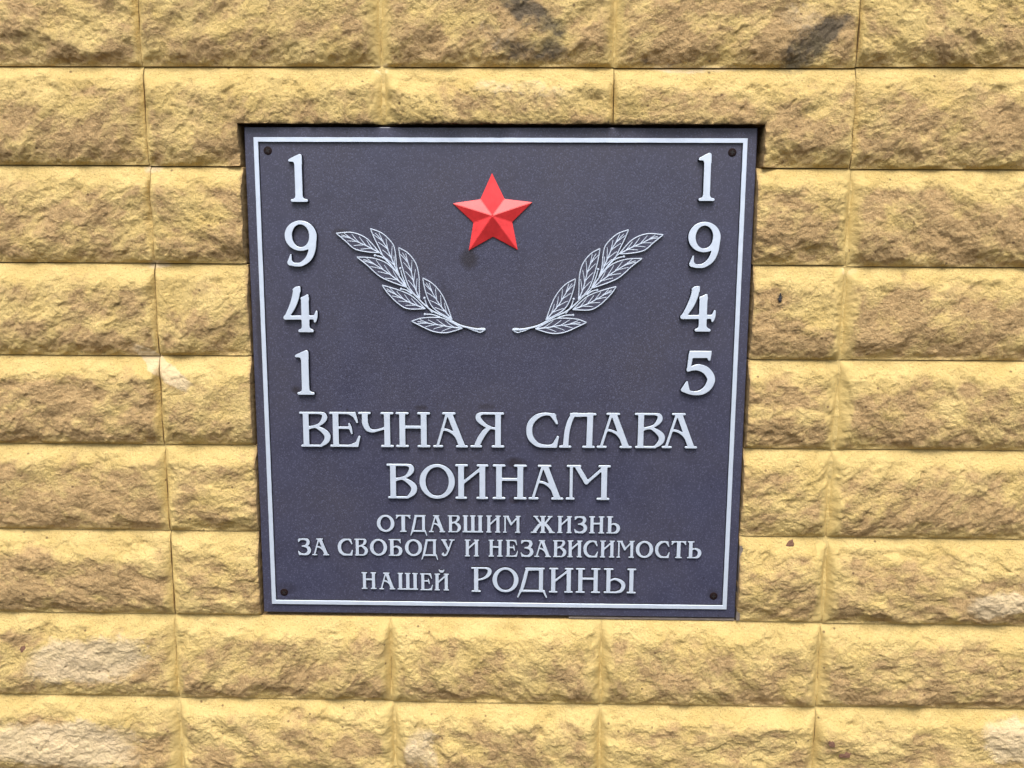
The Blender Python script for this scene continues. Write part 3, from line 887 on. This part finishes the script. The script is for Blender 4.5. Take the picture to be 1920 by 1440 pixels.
# laurel sprigs: dark raised leaves with silver rims and veins
def tube(V, F, I, pts, rad, mat, y, flat=0.75, rad_end=None):
    pts = np.asarray(pts, float); n = len(pts); m = 6
    tn = np.gradient(pts, axis=0); tn /= np.linalg.norm(tn, axis=1)[:, None] + 1e-9
    nr = np.stack([-tn[:, 1], tn[:, 0]], 1)
    b0 = len(V)
    for i in range(n):
        r = rad if rad_end is None else rad + (rad_end - rad) * i / (n - 1)
        for k in range(m):
            a = 2 * math.pi * k / m
            q = pts[i] + nr[i] * r * math.cos(a)
            V.append((q[0] * MM, (y - flat * r * math.sin(a)) * MM, q[1] * MM))
    for i in range(n - 1):
        for k in range(m):
            j = (k + 1) % m
            F.append((b0 + i * m + k, b0 + i * m + j, b0 + (i + 1) * m + j, b0 + (i + 1) * m + k)); I.append(mat)
    F.append(tuple(b0 + k for k in range(m))); I.append(mat)
    F.append(tuple(b0 + (n - 1) * m + k for k in reversed(range(m)))); I.append(mat)

LEAVES=[
  ([(-193.9, 177.6), (-174.8, 178.5), (-157.5, 171.5), (-142.4, 154.9)],
   [(-193.9, 177.6), (-182.3, 167.9), (-172.2, 159.3), (-156.8, 155.8), (-142.4, 154.9)]),
  ([(-152.9, 183.2), (-138.9, 177.7), (-126.7, 165.6), (-123.6, 154.5), (-122.2, 138.2), (-119.1, 128.0)],
   [(-152.9, 183.2), (-148.7, 172.6), (-143.3, 161.5), (-137.3, 149.3), (-128.2, 139.2), (-119.1, 128.0)]),
  ([(-169.8, 149.7), (-151.8, 148.7), (-135.4, 143.2), (-123.2, 132.0), (-111.0, 114.2)],
   [(-169.8, 149.7), (-158.1, 140.6), (-143.9, 127.8), (-129.6, 120.7), (-111.0, 114.2)]),
  ([(-119.6, 161.1), (-108.4, 154.5), (-99.3, 142.4), (-95.8, 128.1), (-95.5, 112.7), (-95.1, 100.4)],
   [(-119.6, 161.1), (-117.8, 148.4), (-113.9, 132.1), (-108.4, 115.7), (-101.8, 106.5), (-95.1, 100.4)]),
  ([(-140.0, 116.4), (-129.7, 113.6), (-114.2, 108.5), (-102.9, 102.4), (-88.5, 88.5)],
   [(-140.0, 116.4), (-133.9, 107.4), (-121.7, 95.1), (-109.3, 88.4), (-88.5, 88.5)]),
  ([(-91.2, 125.3), (-79.9, 119.0), (-69.7, 107.7), (-63.0, 94.4), (-56.4, 75.8)],
   [(-91.2, 125.3), (-89.3, 113.8), (-84.3, 98.4), (-76.1, 87.0), (-56.4, 75.8)]),
  ([(-105.3, 73.4), (-93.8, 77.1), (-78.2, 78.2), (-65.8, 76.7), (-44.0, 65.2)],
   [(-105.3, 73.4), (-92.9, 67.2), (-78.4, 61.1), (-62.7, 59.9), (-44.0, 65.2)]),
]
STEM= [(-16.4, 63.8), (-26.3, 64.3), (-36.7, 66.0), (-49.2, 69.8), (-65.7, 79.3), (-80.2, 86.0), (-90.5, 94.2), (-98.7, 102.4), (-109.0, 112.1), (-117.1, 123.9), (-127.2, 138.2), (-135.3, 148.3), (-142.4, 154.9)]
STEM2= [(-36.7, 65.3), (-27.3, 61.9), (-25.2, 64.5), (-19.0, 65.4), (-16.4, 63.8), (-22.1, 60.6), (-26.3, 61.4)]
BERRY=[
   [(-148.1, 151.8), (-140.4, 149.8), (-133.3, 145.3)] ,
   [(-117.9, 136.7), (-115.5, 127.0), (-111.0, 115.7)] ,
   [(-117.3, 112.1), (-111.1, 110.6), (-104.9, 106.0)] ,
   [(-89.4, 101.4), (-86.4, 92.2), (-80.2, 83.9)] ,
   [(-89.1, 82.0), (-80.3, 81.6), (-70.9, 78.8)] ,
]
MIRROR_X=0.1

def resample(c, n):
    c = np.asarray(c, float); s = np.r_[0, np.cumsum(np.hypot(*np.diff(c, axis=0).T))]
    t = np.linspace(0, s[-1], n)
    return np.stack([np.interp(t, s, c[:, 0]), np.interp(t, s, c[:, 1])], 1)

def leaf_mesh(up, lo, mir, seed):
    rr = random.Random(seed)
    f = np.array([-1.0 if mir else 1.0, 1.0]); o_ = np.array([2 * MIRROR_X if mir else 0, 0])
    a = resample(catmull([(x, z, 0) for x, z in up])[:, :2] * f + o_, 26)
    b = resample(catmull([(x, z, 0) for x, z in lo])[:, :2] * f + o_, 26)
    V, F, I = [], [], []
    ring = np.concatenate([a, b[-2:0:-1]])
    top, n = 3.0, len(ring)
    V += [(p[0] * MM, 0, p[1] * MM) for p in ring] + [(p[0] * MM, -top * MM, p[1] * MM) for p in ring]
    for i in range(n):
        j = (i + 1) % n
        F.append((i, j, n + j, n + i)); I.append(0)
    for i in range(25):     # leaf face, a strip between the two edges
        ia = lambda k: n + k
        ib = lambda k: n + ((n - k) % n)
        q = [ia(i), ia(i + 1), ib(i + 1) if i < 24 else ia(25), ib(i)]
        q = list(dict.fromkeys(q))
        if len(q) >= 3:
            F.append(tuple(q)); I.append(2)
    tube(V, F, I, np.concatenate([a, b[::-1]]), 0.66, 1, -top - .2)
    mid = (a + b) / 2
    k0 = 3
    tube(V, F, I, mid[k0:26], 0.42, 1, -top - .15, rad_end=0.85)
    for q in range(4):
        i0 = 21 - q * 4
        for side, edge in ((0, a), (1, b)):
            s0 = mid[i0 - side]; i1 = max(3, i0 - 5 - side)
            tgt = mid[i1] + (edge[i1] - mid[i1]) * rr.uniform(0.62, 0.86)
            bend = (s0 + tgt) / 2 + (mid[i1] - s0) * 0.10
            tt = np.linspace(0, 1, 6)[:, None]
            c = (1 - tt)**2 * s0 + 2 * tt * (1 - tt) * bend + tt**2 * tgt
            tube(V, F, I, c, 0.54, 1, -top - .1, rad_end=0.38)
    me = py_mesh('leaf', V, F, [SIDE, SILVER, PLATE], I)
    import bmesh
    bm = bmesh.new(); bm.from_mesh(me); bmesh.ops.recalc_face_normals(bm, faces=bm.faces[:]); bm.to_mesh(me); bm.free()
    return me

def sprig(mir):
    f = np.array([-1.0 if mir else 1.0, 1.0]); o_ = np.array([2 * MIRROR_X if mir else 0, 0])
    V, F, I = [], [], []
    y = -2.8
    c = resample(catmull([(x, z, 0) for x, z in STEM])[:, :2], 60) * f + o_
    tube(V, F, I, c, 1.25, 1, y, rad_end=0.65)
    c = resample(catmull([(x, z, 0) for x, z in STEM2])[:, :2], 30) * f + o_
    tube(V, F, I, c, 0.7, 1, y)
    for bpts in BERRY:
        c = resample(catmull([(x, z, 0) for x, z in bpts])[:, :2], 10) * f + o_
        tube(V, F, I, c, 0.75, 1, y)
        p = c[0]
        b0 = len(V); m = 10
        for ring in range(1, 5):
            ph = math.pi * ring / 5
            for k in range(m):
                a = 2 * math.pi * k / m
                V.append(((p[0] + 1.5 * math.sin(ph) * math.cos(a)) * MM, (y - 0.5 - 1.5 * math.cos(ph)) * MM, (p[1] + 1.5 * math.sin(ph) * math.sin(a)) * MM))
        for ring in range(3):
            for k in range(m):
                j = (k + 1) % m
                F.append((b0 + ring * m + k, b0 + ring * m + j, b0 + ring * m + m + j, b0 + ring * m + m + k)); I.append(1)
        F.append(tuple(b0 + k for k in range(m))); I.append(1)
    # dark web under the stem, so that the lines stand on metal
    w = resample(catmull([(x, z, 0) for x, z in STEM])[:, :2], 40) * f + o_
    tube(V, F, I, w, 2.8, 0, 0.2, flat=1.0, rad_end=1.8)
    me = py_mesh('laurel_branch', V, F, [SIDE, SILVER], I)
    br = part('laurel_branch', me, (0, FACE * MM, 0))
    tag(br, label='silver lined laurel sprig leaning ' + ('toward the year ending in five' if mir else 'toward the year ending in one'))
    for i, (up, lo) in enumerate(LEAVES):
        link(bpy.data.objects.new('leaf', leaf_mesh(up, lo, mir, i + 50 * mir)), br)
sprig(False)
sprig(True)

# rusty countersunk screws with a cross recess
def screw_mesh():
    V, F, I = [], [], []
    n = 24
    prof = [(5.0, 0.1), (4.9, -0.35), (4.3, -0.75), (2.4, -1.15)]
    for r, y in prof:
        for k in range(n):
            a = 2 * math.pi * k / n
            V.append((r * math.cos(a), y, r * math.sin(a)))
    for s in range(3):
        for k in range(n):
            j = (k + 1) % n
            F.append((s * n + k, s * n + j, s * n + n + j, s * n + n + k)); I.append(0)
    F.append(tuple(3 * n + k for k in range(n))); I.append(0)
    # cross recess: flat near-black bars on the head paint in its shade
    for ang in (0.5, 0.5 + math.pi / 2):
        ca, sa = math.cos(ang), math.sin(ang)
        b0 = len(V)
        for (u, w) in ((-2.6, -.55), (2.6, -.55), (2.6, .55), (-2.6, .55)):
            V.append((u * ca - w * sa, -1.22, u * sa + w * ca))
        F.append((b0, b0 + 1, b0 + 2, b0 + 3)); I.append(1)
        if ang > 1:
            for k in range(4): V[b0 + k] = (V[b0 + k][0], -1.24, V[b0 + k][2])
    return py_mesh('screw', [(a * MM, b * MM, c * MM) for a, b, c in V], F, [RUST, RECESS], I)
SCREW = screw_mesh()
for k, (x, z) in enumerate([(-272.9, 273.3), (271.8, 272.6), (-273.0, -273.4), (272.1, -271.6)]):
    o = part('screw', SCREW, (x * MM, FACE * MM, z * MM))
    o.rotation_euler = (0, k * 0.7, 0)

# ------------------------------------------------------------------ small things on the stones
def surface_y(x, z):
    """Height of the stone face at a place on the wall (metres, negative is toward the viewer)."""
    best = None
    for ob in WALL.children:
        if not ob.name.startswith('stone_block'): continue
        me = ob.data
        n = len(me.vertices); co = np.empty(n * 3, np.float32); me.vertices.foreach_get('co', co); co = co.reshape(-1, 3)
        if co[:, 0].min() - .001 < x * MM < co[:, 0].max() + .001 and co[:, 2].min() - .001 < z * MM + .6 < co[:, 2].max() + .001:
            d = (co[:, 0] - x * MM)**2 + (co[:, 2] - .6 - z * MM)**2
            d = d + (co[:, 1] > 0.01) * 1
            i = np.argmin(d)
            return float(co[i, 1])
    return 0.0

def insect(x, z):
    y = surface_y(x, z)
    root = thing('insect', 'tiny dark banded insect clinging to the yellow block beside the plaque', 'insect', (x * MM, y - 0.0016, z * MM))
    V, F, I = [], [], []
    def ball(cx, cz, rx, rz, ry, mat):
        b0 = len(V); m, k_ = 12, 7
        for i in range(k_ + 1):
            ph = math.pi * i / k_
            for k in range(m):
                a = 2 * math.pi * k / m
                V.append(((cx + rx * math.sin(ph) * math.cos(a)) * MM, (-0.9 - ry * math.sin(ph) * math.sin(a)) * MM, (cz + rz * math.cos(ph)) * MM))
        for i in range(k_):
            for k in range(m):
                j = (k + 1) % m
                F.append((b0 + i * m + k, b0 + i * m + j, b0 + i * m + m + j, b0 + i * m + m + k)); I.append(mat)
    for i, (c, r, mm_) in enumerate([(4.6, 1.1, 0), (3.0, 1.5, 0), (1.3, 1.9, 0), (0.2, 2.0, 1), (-.8, 2.2, 0), (-1.9, 2.25, 1), (-2.9, 2.2, 0), (-4.0, 1.8, 0)]):
        ball(0.25 * math.sin(i), c, r, 1.15, 1.3, mm_)
    link(bpy.data.objects.new('body', py_mesh('insect_body', V, F, [BUG, BUG_B], I, True)), root)
    for k, (sx, z0_, z1_) in enumerate([(-1, 2.6, 4.6), (1, 2.6, 4.6), (-1, 1.4, 1.2), (1, 1.4, 1.2), (-1, 0.2, -2.0), (1, 0.2, -2.0)]):
        V, F, I = [], [], []
        tube(V, F, I, [(sx * 1.2, z0_), (sx * 2.6, (z0_ + z1_) / 2 + .3), (sx * 3.4, z1_)], 0.28, 0, -0.7)
        link(bpy.data.objects.new('leg', py_mesh('insect_leg', V, F, [BUG], I, True)), root)
insect(333, 104.5)

def flake(x, z, rx, rz, ang, label):
    y = surface_y(x, z)
    n = 14
    rr = random.Random(int(x * 7 + z))
    V = [(0, -1.3, 0)]
    for k in range(n):
        a = 2 * math.pi * k / n
        q = 1 + rr.uniform(-.25, .25)
        u, w = rx * q * math.cos(a), rz * q * math.sin(a)
        V.append((u * math.cos(ang) - w * math.sin(ang), -0.75 + rr.uniform(-.3, .3), u * math.sin(ang) + w * math.cos(ang)))
    for k in range(n):
        p = V[1 + k]; V.append((p[0] * .9, 0.8, p[2] * .9))
    F = []
    for k in range(n):
        j = (k + 1) % n
        F.append((0, 1 + j, 1 + k)); F.append((1 + k, 1 + j, 1 + n + j, 1 + n + k))
    me = py_mesh('mud_flake', [(a * MM, b * MM, c * MM) for a, b, c in V], F, [CHIP])
    o = bpy.data.objects.new('mud_flake', me); o.location = (x * MM, y, z * MM)
    link(o); tag(o, label, 'flake')
flake(363, -202, 4.6, 7.0, -0.3, 'brown oval flake on the bright upper edge of a block right of the plaque')
flake(427, -462, 3.4, 5.6, 0.6, 'small brown flake beside a vertical mortar joint, upper of a close pair')
flake(447, -480, 7.0, 4.4, 0.1, 'wide brown flake near a mortar joint, lower of a close pair')
flake(-612, -352, 3.6, 5.2, -0.5, 'rusty brown flake beside the pale patch on a block')
